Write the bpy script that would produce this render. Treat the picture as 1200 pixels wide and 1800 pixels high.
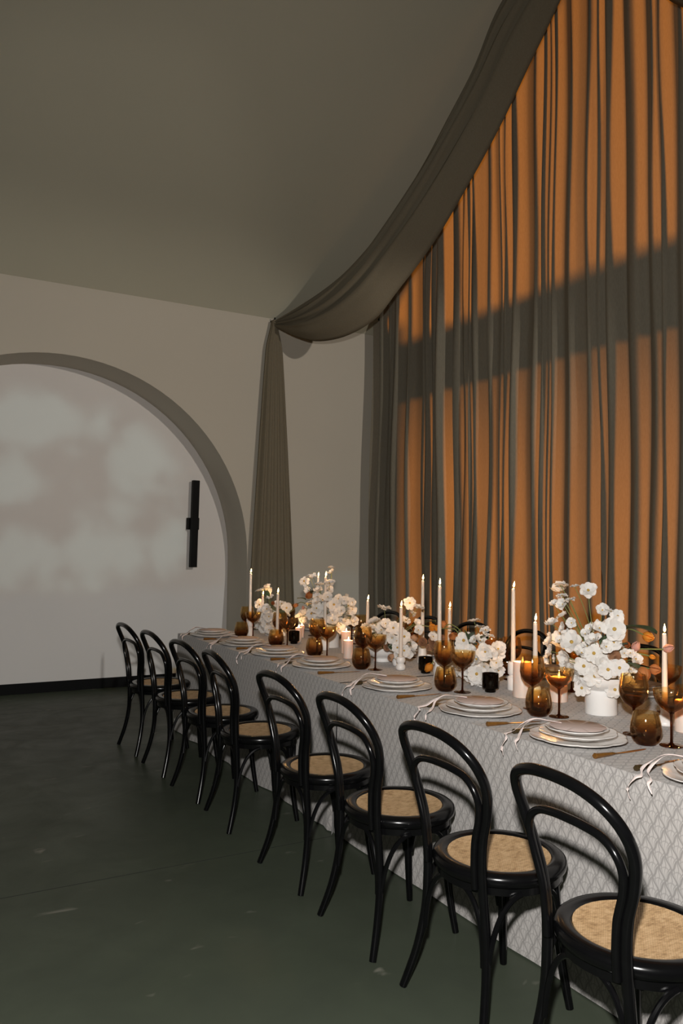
import bpy, math, random
from mathutils import Vector, Matrix, Quaternion
from math import sin, cos, pi, sqrt, atan2, exp

for o in list(bpy.data.objects):
    bpy.data.objects.remove(o, do_unlink=True)
scene = bpy.context.scene
COL = scene.collection

# ------------------------------------------------------------------ camera
F_PX, YAW, PITCH, ROLL, CAM_H = 1408.0, .5141, .0466, .0124, 1.448
fw = Vector((sin(YAW) * cos(PITCH), cos(YAW) * cos(PITCH), sin(PITCH)))
r0 = Vector((cos(YAW), -sin(YAW), 0))
u0 = r0.cross(fw)
rt = r0 * cos(ROLL) + u0 * sin(ROLL)
up = u0 * cos(ROLL) - r0 * sin(ROLL)
CAM = Vector((0, 0, CAM_H))
cd = bpy.data.cameras.new('camera')
cam = bpy.data.objects.new('camera', cd)
COL.objects.link(cam)
cam.matrix_world = Matrix(((rt.x, up.x, -fw.x, 0), (rt.y, up.y, -fw.y, 0), (rt.z, up.z, -fw.z, CAM_H), (0, 0, 0, 1)))
cd.sensor_fit = 'VERTICAL'
cd.sensor_height = 36
cd.sensor_width = 24
cd.lens = F_PX / 1800 * 36
cd.clip_start = .05
scene.camera = cam

# ------------------------------------------------------------------ world, lights, exposure
W = bpy.data.worlds.new('world')
scene.world = W
W.use_nodes = True
bg = W.node_tree.nodes['Background']
bg.inputs[0].default_value = (.80, .92, .80, 1)
bg.inputs[1].default_value = .022


def lamp(name, kind, loc, target, energy, color, **kw):
    d = bpy.data.lights.new(name, kind)
    d.energy = energy
    d.color = color
    for k, v in kw.items():
        setattr(d, k, v)
    o = bpy.data.objects.new(name, d)
    COL.objects.link(o)
    o.location = loc
    if target is not None:
        o.rotation_euler = (Vector(target) - Vector(loc)).to_track_quat('-Z', 'Y').to_euler()
    return o


# low orange evening sun outside, behind the curtain wall
lamp('evening_sun_offscreen', 'SUN', (12, 3, 3), (12 - 1, 3 - 1.95, 3 - .20), 4.3, (1.0, .345, .04), angle=math.radians(15.0))
# flash on top of the camera
lamp('camera_flash_offscreen', 'SPOT', (-.03, .03, 1.74), (2.6, 4.4, 1.35), 530, (1.0, .97, .93), spot_size=math.radians(150), spot_blend=1.0, shadow_soft_size=.038)
# projector high up on the opposite side of the room, beside and behind the camera, throwing a cloud picture on the arched wall
PJ = Vector((3.70, -.40, 3.50))
pj = lamp('projector_offscreen', 'SPOT', PJ, (1.75, 8.0, 2.3), 610, (1.0, .97, .90), spot_size=math.radians(52), spot_blend=.25, shadow_soft_size=.045)


def projector_picture(d):
    """The picture is a function of the beam direction alone: coordinates where the beam meets the plane y = 8.4."""
    d.use_nodes = True
    t = d.node_tree
    em = t.nodes['Emission']
    inc = t.nodes.new('ShaderNodeNewGeometry').outputs['Incoming']
    sp = t.nodes.new('ShaderNodeSeparateXYZ')
    t.links.new(inc, sp.inputs[0])

    def put(sock, v):
        if isinstance(v, bpy.types.NodeSocket):
            t.links.new(v, sock)
        else:
            sock.default_value = v

    def mt(op, a, b=0.0):
        n = t.nodes.new('ShaderNodeMath')
        n.operation = op
        put(n.inputs[0], a)
        put(n.inputs[1], b)
        return n.outputs[0]

    def step(v, a, b):
        n = t.nodes.new('ShaderNodeMapRange')
        n.interpolation_type = 'SMOOTHSTEP'
        put(n.inputs['Value'], v)
        n.inputs['From Min'].default_value = a
        n.inputs['From Max'].default_value = b
        return n.outputs[0]

    def mix(f, a, b):
        n = t.nodes.new('ShaderNodeMix')
        n.data_type = 'RGBA'
        put(n.inputs['Factor'], f)
        put(n.inputs['A'], a)
        put(n.inputs['B'], b)
        return n.outputs['Result']
    throw = 8.4 - PJ.y
    x = mt('ADD', mt('MULTIPLY', mt('DIVIDE', sp.outputs[0], sp.outputs[1]), throw), PJ.x)
    z = mt('ADD', mt('MULTIPLY', mt('DIVIDE', sp.outputs[2], sp.outputs[1]), throw), PJ.z)
    cb = t.nodes.new('ShaderNodeCombineXYZ')
    put(cb.inputs[0], x)
    put(cb.inputs[2], z)

    def noise(scale, detail, dist):
        n = t.nodes.new('ShaderNodeTexNoise')
        put(n.inputs['Vector'], cb.outputs[0])
        n.inputs['Scale'].default_value = scale
        n.inputs['Detail'].default_value = detail
        n.inputs['Roughness'].default_value = .58
        n.inputs['Distortion'].default_value = dist
        return n.outputs['Fac']
    big, wob = noise(1.05, 5, .3), noise(2.6, 5, .2)

    def blob(cx, cz, rx, rz):
        dx = mt('DIVIDE', mt('SUBTRACT', x, cx), rx)
        dz = mt('DIVIDE', mt('SUBTRACT', z, cz), rz)
        return mt('SUBTRACT', 1.0, mt('SQRT', mt('ADD', mt('MULTIPLY', dx, dx), mt('MULTIPLY', dz, dz))))
    b = blob(1.95, 1.42, .95, .62)
    for q in ((1.25, 1.35, .7, .5), (1.3, 2.75, .8, .4), (2.40, 2.35, .50, .55), (2.60, 1.45, .42, .5), (1.0, 2.05, .5, .35)):
        b = mt('MAXIMUM', b, blob(*q))
    b = mt('ADD', b, mt('ADD', mt('MULTIPLY', mt('SUBTRACT', big, .5), 1.9), mt('MULTIPLY', mt('SUBTRACT', wob, .5), 1.9)))
    foot = step(mt('ADD', z, mt('MULTIPLY', mt('SUBTRACT', wob, .5), .5)), .90, 1.10)
    cloud = mt('MULTIPLY', mt('MULTIPLY', step(b, -.05, .75), foot), 1.0)
    inside = mt('MULTIPLY', step(x, 3.05, 2.75), step(blob(1.4, 1.3, 1.75, 1.9), 0.0, .16))
    col = mix(foot, (1.0, 1.03, 1.07, 1), (.98, .91, .87, 1))
    col = mix(mt('MULTIPLY', cloud, inside), col, (1.36, 1.51, 1.50, 1))
    put(em.inputs['Color'], col)
    # the lower edge of the picture is the foot of the wall, its upper edge fades out over the ceiling
    fade = mt('MULTIPLY', step(z, -.35, .05), mt('SUBTRACT', 1.0, mt('MULTIPLY', step(z, 3.8, 4.9), .88)))
    put(em.inputs['Strength'], fade)


projector_picture(pj.data)

scene.view_settings.view_transform = 'Standard'
scene.view_settings.look = 'None'
scene.view_settings.gamma = 1
scene.view_settings.use_curve_mapping = False
scene.view_settings.exposure = 0.0


# ------------------------------------------------------------------ material helpers
class NT:
    def __init__(s, name):
        s.m = bpy.data.materials.new(name)
        s.m.use_nodes = True
        s.t = s.m.node_tree
        s.t.nodes.clear()
        s.out = s.t.nodes.new('ShaderNodeOutputMaterial')

    def n(s, typ, ins=None, **kw):
        x = s.t.nodes.new(typ)
        for k, v in kw.items():
            setattr(x, k, v)
        for k, v in (ins or {}).items():
            s.put(x.inputs[k], v)
        return x

    def put(s, sock, v):
        if isinstance(v, bpy.types.NodeSocket):
            s.t.links.new(v, sock)
        elif isinstance(v, bpy.types.Node):
            s.t.links.new(v.outputs[0], sock)
        else:
            if sock.type == 'RGBA' and len(v) == 3:
                v = (*v, 1)
            sock.default_value = v

    def mt(s, op, a, b=None, c=None):
        x = s.n('ShaderNodeMath', operation=op)
        s.put(x.inputs[0], a)
        if b is not None:
            s.put(x.inputs[1], b)
        if c is not None:
            s.put(x.inputs[2], c)
        return x.outputs[0]

    def ramp(s, fac, stops):
        x = s.n('ShaderNodeValToRGB')
        s.put(x.inputs[0], fac)
        el = x.color_ramp.elements
        while len(el) < len(stops):
            el.new(.5)
        for e, (p, c) in zip(el, stops):
            e.position = p
            e.color = (*c, 1) if len(c) == 3 else c
        return x.outputs[0]

    def mix(s, fac, a, b):
        x = s.n('ShaderNodeMix', data_type='RGBA')
        s.put(x.inputs['Factor'], fac)
        s.put(x.inputs['A'], a)
        s.put(x.inputs['B'], b)
        return x.outputs['Result']

    def noise(s, scale, detail=3, rough=.5, vec=None, dist=0):
        x = s.n('ShaderNodeTexNoise', {'Scale': scale, 'Detail': detail, 'Roughness': rough, 'Distortion': dist})
        if vec is not None:
            s.put(x.inputs['Vector'], vec)
        return x.outputs['Fac']

    def obj(s):
        return s.n('ShaderNodeTexCoord').outputs['Object']

    def uv(s):
        return s.n('ShaderNodeTexCoord').outputs['UV']

    def bump(s, h, strength=.2, dist=.01):
        return s.n('ShaderNodeBump', {'Strength': strength, 'Distance': dist, 'Height': h}).outputs[0]

    def pr(s, col, rough=.5, bump=None, **kw):
        b = s.n('ShaderNodeBsdfPrincipled', {'Base Color': col, 'Roughness': rough})
        for k, v in kw.items():
            s.put(b.inputs[k.replace('_', ' ')], v)
        if bump is not None:
            s.put(b.inputs['Normal'], bump)
        return b

    def end(s, sh):
        s.put(s.out.inputs['Surface'], sh if isinstance(sh, bpy.types.NodeSocket) else sh.outputs[0])
        return s.m


def simple(name, col, rough=.5, var=.12, scale=20, bump=0, **kw):
    t = NT(name)
    o = t.obj()
    f = t.noise(scale, 3, .55, o)
    c = t.mix(f, tuple(x * (1 - var) for x in col), tuple(min(1, x * (1 + var)) for x in col))
    return t.end(t.pr(c, rough, t.bump(f, bump) if bump else None, **kw))


M = {}


def m_floor():
    t = NT('polished_concrete')
    o = t.obj()
    big = t.noise(.55, 5, .6, o)
    mid = t.noise(3.2, 5, .62, o, .6)
    fine = t.noise(46, 3, .6, o)
    c = t.ramp(big, [(.3, (.050, .060, .042)), (.7, (.081, .097, .070))])
    c = t.mix(t.mt('MULTIPLY', t.mt('SUBTRACT', mid, .35), .8), c, (.045, .051, .043))
    # small pale scuffs
    mp = t.n('ShaderNodeMapping', {'Vector': o, 'Scale': (1.6, 3.4, 1)})
    sc = t.noise(2.3, 3, .5, mp.outputs[0], .4)
    s = t.ramp(sc, [(.675, (0, 0, 0)), (.75, (1, 1, 1))])
    c = t.mix(t.mt('MULTIPLY', s, .6), c, (.26, .25, .21))
    rg = t.ramp(mid, [(.3, (.30,) * 3), (.7, (.46,) * 3)])
    return t.end(t.pr(c, rg, t.bump(fine, .03, .004), IOR=1.16))


def m_paint(name, col, sc=14):
    t = NT(name)
    o = t.obj()
    f = t.noise(sc, 4, .6, o)
    g = t.noise(.8, 2, .5, o)
    c = t.mix(t.mt('MULTIPLY_ADD', g, .8, t.mt('MULTIPLY', f, .2)), tuple(x * .93 for x in col), tuple(min(1, x * 1.05) for x in col))
    return t.end(t.pr(c, .85, t.bump(t.noise(220, 2, .5, o), .12, .002)))


def m_cloth():
    # woven jacquard: hexagonal fans outlined in grey on a pale ground (uv is in metres)
    t = NT('jacquard_cloth')
    uv = t.uv()
    sp = t.n('ShaderNodeSeparateXYZ', {'Vector': uv})
    v = t.mt('MULTIPLY', sp.outputs[1], 1 / .076)
    u = t.mt('MULTIPLY', sp.outputs[0], 1 / .044)
    u = t.mt('ADD', u, t.mt('MULTIPLY', t.mt('SINE', t.mt('MULTIPLY', v, 4 * pi)), .05))
    pa = t.mt('SUBTRACT', t.mt('FLOORED_MODULO', t.mt('ADD', u, v), 1.0), .5)
    pb = t.mt('SUBTRACT', t.mt('FLOORED_MODULO', t.mt('SUBTRACT', u, v), 1.0), .5)
    ea = t.n('ShaderNodeMapRange', {'Value': t.mt('ABSOLUTE', pa), 'From Min': .385, 'From Max': .455}).outputs[0]
    eb = t.n('ShaderNodeMapRange', {'Value': t.mt('ABSOLUTE', pb), 'From Min': .385, 'From Max': .455}).outputs[0]
    edge = t.mt('MAXIMUM', ea, eb)
    # fan strokes inside each cell, radiating from its lower corner
    gx = t.mt('ADD', pa, pb)
    gy = t.mt('ADD', t.mt('SUBTRACT', pa, pb), .85)
    an = t.mt('ARCTAN2', gx, gy)
    fan = t.n('ShaderNodeMapRange', {'Value': t.mt('ABSOLUTE', t.mt('SINE', t.mt('MULTIPLY', an, 5.2))), 'From Min': .42, 'From Max': .12}).outputs[0]
    rr = t.mt('SQRT', t.mt('ADD', t.mt('MULTIPLY', gx, gx), t.mt('MULTIPLY', gy, gy)))
    ring = t.mt('LESS_THAN', t.mt('ABSOLUTE', t.mt('SUBTRACT', rr, .95)), .06)
    line = t.mt('MAXIMUM', t.mt('MULTIPLY', edge, .75), t.mt('MAXIMUM', t.mt('MULTIPLY', fan, .7), t.mt('MULTIPLY', ring, .45)))
    thr = t.n('ShaderNodeTexNoise', {'Vector': t.n('ShaderNodeMapping', {'Vector': uv, 'Scale': (500, 900, 1)}).outputs[0], 'Scale': 1.0, 'Detail': 1}).outputs['Fac']
    line = t.mt('MULTIPLY', line, t.mt('MULTIPLY_ADD', thr, .9, .45))
    c = t.mix(line, (.465, .442, .425), (.205, .195, .188))
    return t.end(t.pr(c, .75, t.bump(t.mt('ADD', line, t.mt('MULTIPLY', thr, .4)), .25, .001), Sheen_Weight=.15))


def m_curtain():
    t = NT('linen_curtain')
    o = t.obj()
    w = t.n('ShaderNodeTexNoise', {'Vector': t.n('ShaderNodeMapping', {'Vector': o, 'Scale': (160, 160, 30)}).outputs[0], 'Scale': 1, 'Detail': 2}).outputs['Fac']
    c = t.mix(w, (.165, .152, .118), (.24, .222, .175))
    d = t.n('ShaderNodeBsdfDiffuse', {'Color': c})
    tr = t.n('ShaderNodeBsdfTranslucent', {'Color': t.mix(w, (.62, .52, .42), (.80, .68, .55))})
    return t.end(t.n('ShaderNodeMixShader', {0: .30, 1: d.outputs[0], 2: tr.outputs[0]}))


def m_fabric(name, a, b, sc=(150, 150, 40), tl=.12):
    t = NT(name)
    o = t.obj()
    w = t.n('ShaderNodeTexNoise', {'Vector': t.n('ShaderNodeMapping', {'Vector': o, 'Scale': sc}).outputs[0], 'Scale': 1, 'Detail': 2}).outputs['Fac']
    c = t.mix(w, a, b)
    d = t.n('ShaderNodeBsdfDiffuse', {'Color': c})
    tr = t.n('ShaderNodeBsdfTranslucent', {'Color': c})
    return t.end(t.n('ShaderNodeMixShader', {0: tl, 1: d.outputs[0], 2: tr.outputs[0]}))


def m_cane():
    t = NT('woven_cane')
    o = t.obj()
    sp = t.n('ShaderNodeSeparateXYZ', {'Vector': o})
    n = t.noise(38, 3, .6, o)
    a = t.mt('SINE', t.mt('MULTIPLY', sp.outputs[0], 780))
    b = t.mt('SINE', t.mt('MULTIPLY', sp.outputs[1], 780))
    w = t.mt('MULTIPLY', a, b)
    st = t.n('ShaderNodeTexNoise', {'Vector': t.n('ShaderNodeMapping', {'Vector': o, 'Scale': (60, 380, 1)}).outputs[0], 'Scale': 1, 'Detail': 2}).outputs['Fac']
    c = t.ramp(t.mt('ADD', t.mt('MULTIPLY', n, .5), t.mt('MULTIPLY', st, .5)), [(.32, (.30, .17, .07)), (.5, (.60, .385, .195)), (.68, (.76, .53, .30))])
    c = t.mix(t.mt('MULTIPLY', t.mt('GREATER_THAN', w, .55), .35), c, (.16, .09, .04))
    return t.end(t.pr(c, .6, t.bump(t.mt('ADD', w, st), .4, .002)))


def m_glass(name, lo, hi, h, gloss=.03, z0=0):
    # thin coloured glass; the colour of the glass itself is deeper towards the foot (object z)
    t = NT(name)
    o = t.obj()
    z = t.n('ShaderNodeSeparateXYZ', {'Vector': o}).outputs[2]
    g = t.n('ShaderNodeMapRange', {'Value': z, 'From Min': z0, 'From Max': h}).outputs[0]
    n = t.noise(30, 2, .5, o)
    c = t.mix(t.mt('ADD', g, t.mt('MULTIPLY', t.mt('SUBTRACT', n, .5), .1)), lo, hi)
    tr = t.n('ShaderNodeBsdfTransparent', {'Color': c})
    gl = t.n('ShaderNodeBsdfGlossy', {'Color': (1, .93, .82, 1), 'Roughness': gloss})
    df = t.n('ShaderNodeBsdfDiffuse', {'Color': t.mix(.5, c, (.30, .15, .04))})
    fr = t.mt('MULTIPLY', t.n('ShaderNodeFresnel', {'IOR': 1.45}).outputs[0], .6)
    base = t.n('ShaderNodeMixShader', {0: .010, 1: tr.outputs[0], 2: df.outputs[0]})
    return t.end(t.n('ShaderNodeMixShader', {0: fr, 1: base.outputs[0], 2: gl.outputs[0]}))


def m_petal(name, a, b, tl=.3):
    t = NT(name)
    o = t.obj()
    n = t.noise(60, 3, .6, o)
    c = t.mix(n, a, b)
    d = t.pr(c, .6, None, Specular_IOR_Level=.2)
    tr = t.n('ShaderNodeBsdfTranslucent', {'Color': c})
    return t.end(t.n('ShaderNodeMixShader', {0: tl, 1: d.outputs[0], 2: tr.outputs[0]}))


def m_emit(name, stops, strength, h):
    t = NT(name)
    z = t.n('ShaderNodeSeparateXYZ', {'Vector': t.obj()}).outputs[2]
    c = t.ramp(t.mt('DIVIDE', z, h), stops)
    return t.end(t.n('ShaderNodeEmission', {'Color': c, 'Strength': strength}))


def m_wax(name, col, tl):
    t = NT(name)
    n = t.noise(40, 2, .5, t.obj())
    c = t.mix(n, tuple(x * .95 for x in col), col)
    d = t.pr(c, .45)
    tr = t.n('ShaderNodeBsdfTranslucent', {'Color': (1.0, .62, .30, 1)})
    return t.end(t.n('ShaderNodeMixShader', {0: tl, 1: d.outputs[0], 2: tr.outputs[0]}))


M['floor'] = m_floor()
M['joint'] = simple('saw_cut_joint', (.012, .014, .012), .8)
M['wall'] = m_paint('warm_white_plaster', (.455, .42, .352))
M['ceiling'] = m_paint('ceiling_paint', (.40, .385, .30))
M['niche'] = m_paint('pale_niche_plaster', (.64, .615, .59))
M['black_trim'] = simple('black_baseboard', (.003, .003, .003), .6, Specular_IOR_Level=.1)
M['black_metal'] = simple('black_metal', (.0025, .0025, .0025), .6, Specular_IOR_Level=.12)
M['black_wood'] = simple('black_lacquered_wood', (.003, .003, .0033), .2, .3, 30, Specular_IOR_Level=.28)
M['cane'] = m_cane()
M['cloth'] = m_cloth()
M['curtain'] = m_curtain()
M['swag'] = m_fabric('taupe_voile', (.150, .127, .088), (.20, .172, .122))
M['table'] = simple('plywood', (.45, .32, .2), .6)
M['amber'] = m_glass('amber_glass', (.38, .165, .03), (.965, .85, .63), .085)
M['amber_stem'] = m_glass('amber_stemware', (.36, .14, .02), (.97, .86, .65), .185, z0=.10)
M['black_glass'] = m_glass('black_glass', (.012, .014, .018), (.03, .032, .036), .09)
M['china'] = simple('white_glazed_china', (.74, .71, .68), .22, .04, 8)
M['ceramic'] = simple('white_ceramic', (.80, .785, .765), .35, .05, 14)
M['stone'] = simple('white_stone', (.78, .75, .72), .4, .08, 30)
M['paper'] = simple('blush_paper', (.62, .50, .46), .85, .05, 60)
M['ribbon'] = simple('blush_silk', (.80, .67, .63), .32, .08, 40, Sheen_Weight=.4)
M['ink'] = simple('black_ink', (.01, .01, .01), .7)
M['horn'] = simple('amber_horn', (.15, .066, .014), .25, .6, 45)
M['horn_dark'] = simple('dark_horn', (.045, .03, .012), .3, .5, 45)
M['gold'] = simple('brushed_gold', (.70, .49, .26), .3, .1, 80, Metallic=1.0)
M['wax'] = m_wax('ivory_wax', (.80, .70, .60), .12)
M['pillar_wax'] = m_wax('pillar_wax', (.86, .80, .72), .30)
M['wick'] = simple('charred_wick', (.01, .008, .006), .9)
M['tin'] = simple('tealight_tin', (.5, .48, .45), .35, .05, 20, Metallic=1.0)
M['flame'] = m_emit('flame', [(0, (1, .35, .06)), (.25, (1, .62, .22)), (.6, (1, .80, .45)), (1, (1, .62, .22))], 16, .03)
M['white_petal'] = m_petal('white_petals', (.80, .77, .73), (.88, .86, .83))
M['yellow'] = simple('golden_stamens', (.42, .26, .05), .8, .3, 400)
M['tan_petal'] = m_petal('tan_petals', (.48, .25, .13), (.66, .42, .27), .2)
M['rust_petal'] = m_petal('rust_petals', (.42, .13, .04), (.58, .24, .08), .2)
M['orange_petal'] = m_petal('orange_petals', (.62, .20, .02), (.72, .30, .035), .25)
M['pink_petal'] = m_petal('dusty_pink_petals', (.50, .25, .20), (.62, .36, .30), .25)
M['stem'] = simple('green_stem', (.16, .19, .06), .55, .25, 60)
M['leaf'] = simple('dark_green_leaf', (.045, .075, .035), .45, .3, 60)
M['steel'] = simple('painted_steel', (.08, .08, .08), .5)


# ------------------------------------------------------------------ mesh helpers
class MB:
    def __init__(s):
        s.v, s.f, s.uv = [], [], None

    def add(s, v, f):
        b = len(s.v)
        s.v += [tuple(p) for p in v]
        s.f += [tuple(b + i for i in q) for q in f]
        return s

    def box(s, a, b):
        (x0, y0, z0), (x1, y1, z1) = a, b
        v = [(x0, y0, z0), (x1, y0, z0), (x1, y1, z0), (x0, y1, z0), (x0, y0, z1), (x1, y0, z1), (x1, y1, z1), (x0, y1, z1)]
        return s.add(v, [(0, 3, 2, 1), (4, 5, 6, 7), (0, 1, 5, 4), (1, 2, 6, 5), (2, 3, 7, 6), (3, 0, 4, 7)])

    def tube(s, pts, rad, seg=10, cap=True):
        pts = [Vector(p) for p in pts]
        n = len(pts)
        if not isinstance(rad, (list, tuple)):
            rad = [rad] * n
        tang = [(pts[min(i + 1, n - 1)] - pts[max(i - 1, 0)]).normalized() for i in range(n)]
        nrm = tang[0].orthogonal().normalized()
        v, f = [], []
        for i in range(n):
            if i:
                q = tang[i - 1].rotation_difference(tang[i])
                nrm = (q @ nrm)
                nrm = (nrm - tang[i] * nrm.dot(tang[i])).normalized()
            bi = tang[i].cross(nrm)
            for k in range(seg):
                a = 2 * pi * k / seg
                v.append(pts[i] + (nrm * cos(a) + bi * sin(a)) * rad[i])
        for i in range(n - 1):
            for k in range(seg):
                k2 = (k + 1) % seg
                f.append((i * seg + k, i * seg + k2, (i + 1) * seg + k2, (i + 1) * seg + k))
        if cap:
            f.append(tuple(range(seg - 1, -1, -1)))
            f.append(tuple((n - 1) * seg + k for k in range(seg)))
        return s.add(v, f)

    def lathe(s, prof, seg=24, mod=None, c=(0, 0, 0)):
        v, f = [], []
        n = len(prof)
        for (r, z) in prof:
            for k in range(seg):
                a = 2 * pi * k / seg
                q = mod(a, r) if mod else 1
                v.append((c[0] + r * q * cos(a), c[1] + r * q * sin(a), c[2] + z))
        for i in range(n - 1):
            for k in range(seg):
                k2 = (k + 1) % seg
                f.append((i * seg + k, i * seg + k2, (i + 1) * seg + k2, (i + 1) * seg + k))
        if prof[0][0] > 1e-6:
            f.append(tuple(range(seg - 1, -1, -1)))
        if prof[-1][0] > 1e-6:
            f.append(tuple((n - 1) * seg + k for k in range(seg)))
        return s.add(v, f)

    def ring(s, prof, seg=48):
        # closed profile swept around z
        v, f = [], []
        n = len(prof)
        for (r, z) in prof:
            for k in range(seg):
                a = 2 * pi * k / seg
                v.append((r * cos(a), r * sin(a), z))
        for i in range(n):
            j = (i + 1) % n
            for k in range(seg):
                k2 = (k + 1) % seg
                f.append((i * seg + k, i * seg + k2, j * seg + k2, j * seg + k))
        return s.add(v, f)

    def grid(s, fn, nu, nv, closed_u=False, closed_v=False):
        v, f = [], []
        for i in range(nu):
            for j in range(nv):
                v.append(fn(i / (nu if closed_u else nu - 1), j / (nv if closed_v else nv - 1)))
        for i in range(nu if closed_u else nu - 1):
            for j in range(nv if closed_v else nv - 1):
                i2, j2 = (i + 1) % nu, (j + 1) % nv
                f.append((i * nv + j, i2 * nv + j, i2 * nv + j2, i * nv + j2))
        return s.add(v, f)

    def mesh(s, name, mat, smooth=True, sharp=40, mats=None):
        me = bpy.data.meshes.new(name)
        me.from_pydata(s.v, [], s.f)
        me.materials.append(M[mat])
        if smooth:
            me.polygons.foreach_set('use_smooth', [True] * len(me.polygons))
            if sharp:
                me.set_sharp_from_angle(angle=math.radians(sharp))
        me.update()
        return me

    def obj(s, name, mat, parent=None, **kw):
        return link(name, s.mesh(name, mat, **kw), parent)


def link(name, data, parent=None, loc=None, rot=None, scale=None):
    o = bpy.data.objects.new(name, data)
    COL.objects.link(o)
    o.parent = parent
    if loc is not None:
        o.location = loc
    if rot is not None:
        if isinstance(rot, Quaternion):
            o.rotation_mode = 'QUATERNION'
            o.rotation_quaternion = rot
        else:
            o.rotation_euler = rot
    if scale is not None:
        o.scale = (scale,) * 3 if not isinstance(scale, tuple) else scale
    return o


def tag(o, label, cat, group=None):
    o['label'] = label
    o['category'] = cat
    if group:
        o['group'] = group
    return o


def thing(name, label, cat, loc=(0, 0, 0), rz=0, group=None):
    return tag(link(name, None, None, loc, (0, 0, rz)), label, cat, group)


def struct(o):
    o['kind'] = 'structure'
    return o


def dup(root, loc, rz, label, group=None):
    def cp(o, par):
        c = o.copy()
        COL.objects.link(c)
        c.parent = par
        for ch in list(o.children):
            cp(ch, c)
        return c
    r = cp(root, None)
    r.location = loc
    r.rotation_euler = (0, 0, rz)
    r['label'] = label
    if group:
        r['group'] = group
    return r


def ray(px, py):
    return fw * F_PX + rt * (px - 600) - up * (py - 900)


def on_x(px, py, X):
    r = ray(px, py)
    return CAM + r * (X / r.x)


def sm(x):
    x = max(0, min(1, x))
    return x * x * (3 - 2 * x)


def interp(pts, n):
    # Catmull-Rom through points (vectors of any length)
    out = []
    m = len(pts) - 1
    for i in range(n):
        t = i / (n - 1) * m
        k = min(int(t), m - 1)
        u = t - k
        p0, p1, p2, p3 = pts[max(k - 1, 0)], pts[k], pts[k + 1], pts[min(k + 2, m)]
        out.append(tuple(.5 * (2 * b + (c - a) * u + (2 * a - 5 * b + 4 * c - d) * u * u + (3 * b - a - 3 * c + d) * u ** 3) for a, b, c, d in zip(p0, p1, p2, p3)))
    return out


ORD = ['first', 'second', 'third', 'fourth', 'fifth', 'sixth', 'seventh', 'eighth']

# ------------------------------------------------------------------ the room
D, D2, EAVE, SLOPE, RIDGE_Y = 7.85, 8.40, 3.935, .80, 3.9
RIDGE_Z = EAVE + SLOPE * (D - RIDGE_Y)
XL, XR = -6.0, 4.93
TABLE_Z = .764
JY = [-1.2, 3.60, 7.45]
b = MB()
ys = [-5.0] + JY + [8.45]
for i in range(len(ys) - 1):
    b.box((XL, ys[i] + (.0034 if i else 0), -.12), (XR, ys[i + 1] - (.0034 if i < len(ys) - 2 else 0), 0))
fl = struct(b.obj('floor', 'floor', smooth=False))
b = MB()
for y in JY:
    b.box((XL, y - .0034, -.10), (XR, y + .0034, -.0004))
b.obj('control_joint', 'joint', fl, smooth=False)

AX, AR, AZ = 1.378, 1.919, 1.345
NA = 48
arc = [(AX + AR, 0.0)] + [(AX + AR * cos(pi * k / NA), AZ + AR * sin(pi * k / NA)) for k in range(NA + 1)] + [(AX - AR, 0.0)]
b = MB()
v = [(XR, D, 0), (XR, D, EAVE), (XL, D, EAVE), (XL, D, 0)]
n = len(arc)
v += [(x, D, z) for x, z in arc]
v += [(x, EAVE) and (x, D, EAVE) for x, z in arc]
f = [(0, 4, 4 + n, 1), (4 + n - 1, 3, 2, 4 + 2 * n - 1)]
f += [(4 + k, 4 + k + 1, 4 + n + k + 1, 4 + n + k) for k in range(n - 1)]
b.add(v, f)
struct(b.obj('wall_back', 'wall', smooth=False))
b = MB()
v = [(x, D, z) for x, z in arc] + [(x, D2, z) for x, z in arc]
b.add(v, [(k, n + k, n + k + 1, k + 1) for k in range(n - 1)])
struct(b.obj('trim_1', 'wall', sharp=60))
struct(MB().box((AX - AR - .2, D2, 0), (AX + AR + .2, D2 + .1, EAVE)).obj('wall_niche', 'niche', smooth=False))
struct(MB().box((AX - AR, D2 - .016, 0.001), (AX + AR, D2, .102)).obj('baseboard_niche', 'black_trim', smooth=False))
b = MB()
b.box((AX + AR + .001, D - .016, .001), (XR, D, .102)).box((XL, D - .016, .001), (AX - AR - .001, D, .102))
struct(b.obj('baseboard_back', 'black_trim', smooth=False))
# sloping ceiling, ridge parallel to the arched wall
b = MB()
ey = 2 * RIDGE_Y - D - 1.2
ez = RIDGE_Z - SLOPE * (RIDGE_Y - ey)
for x0, x1 in ((XL, XR),):
    v = [(x0, D + .02, EAVE - .016), (x1, D + .02, EAVE - .016), (x1, RIDGE_Y, RIDGE_Z), (x0, RIDGE_Y, RIDGE_Z), (x0, ey, ez), (x1, ey, ez)]
    v += [(p[0], p[1], p[2] + .15) for p in v]
    b.add(v, [(0, 1, 2, 3), (3, 2, 5, 4), (6, 9, 8, 7), (9, 10, 11, 8), (0, 6, 7, 1), (4, 5, 11, 10), (0, 3, 9, 6), (3, 4, 10, 9), (1, 7, 8, 2), (2, 8, 11, 5)])
struct(b.obj('ceiling', 'ceiling', smooth=False))


# gable wall behind the curtain, with a tall glazed opening below and a gable window above
def roof_z(y):
    return RIDGE_Z - SLOPE * abs(y - RIDGE_Y)


b = MB()
WX = XR


def slab(poly):
    k = len(poly)
    v = [(WX, y, z) for y, z in poly] + [(WX + .22, y, z) for y, z in poly]
    b.add(v, [tuple(range(k)), tuple(range(2 * k - 1, k - 1, -1))] + [(i, i + k, (i + 1) % k + k, (i + 1) % k) for i in range(k)])


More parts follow.
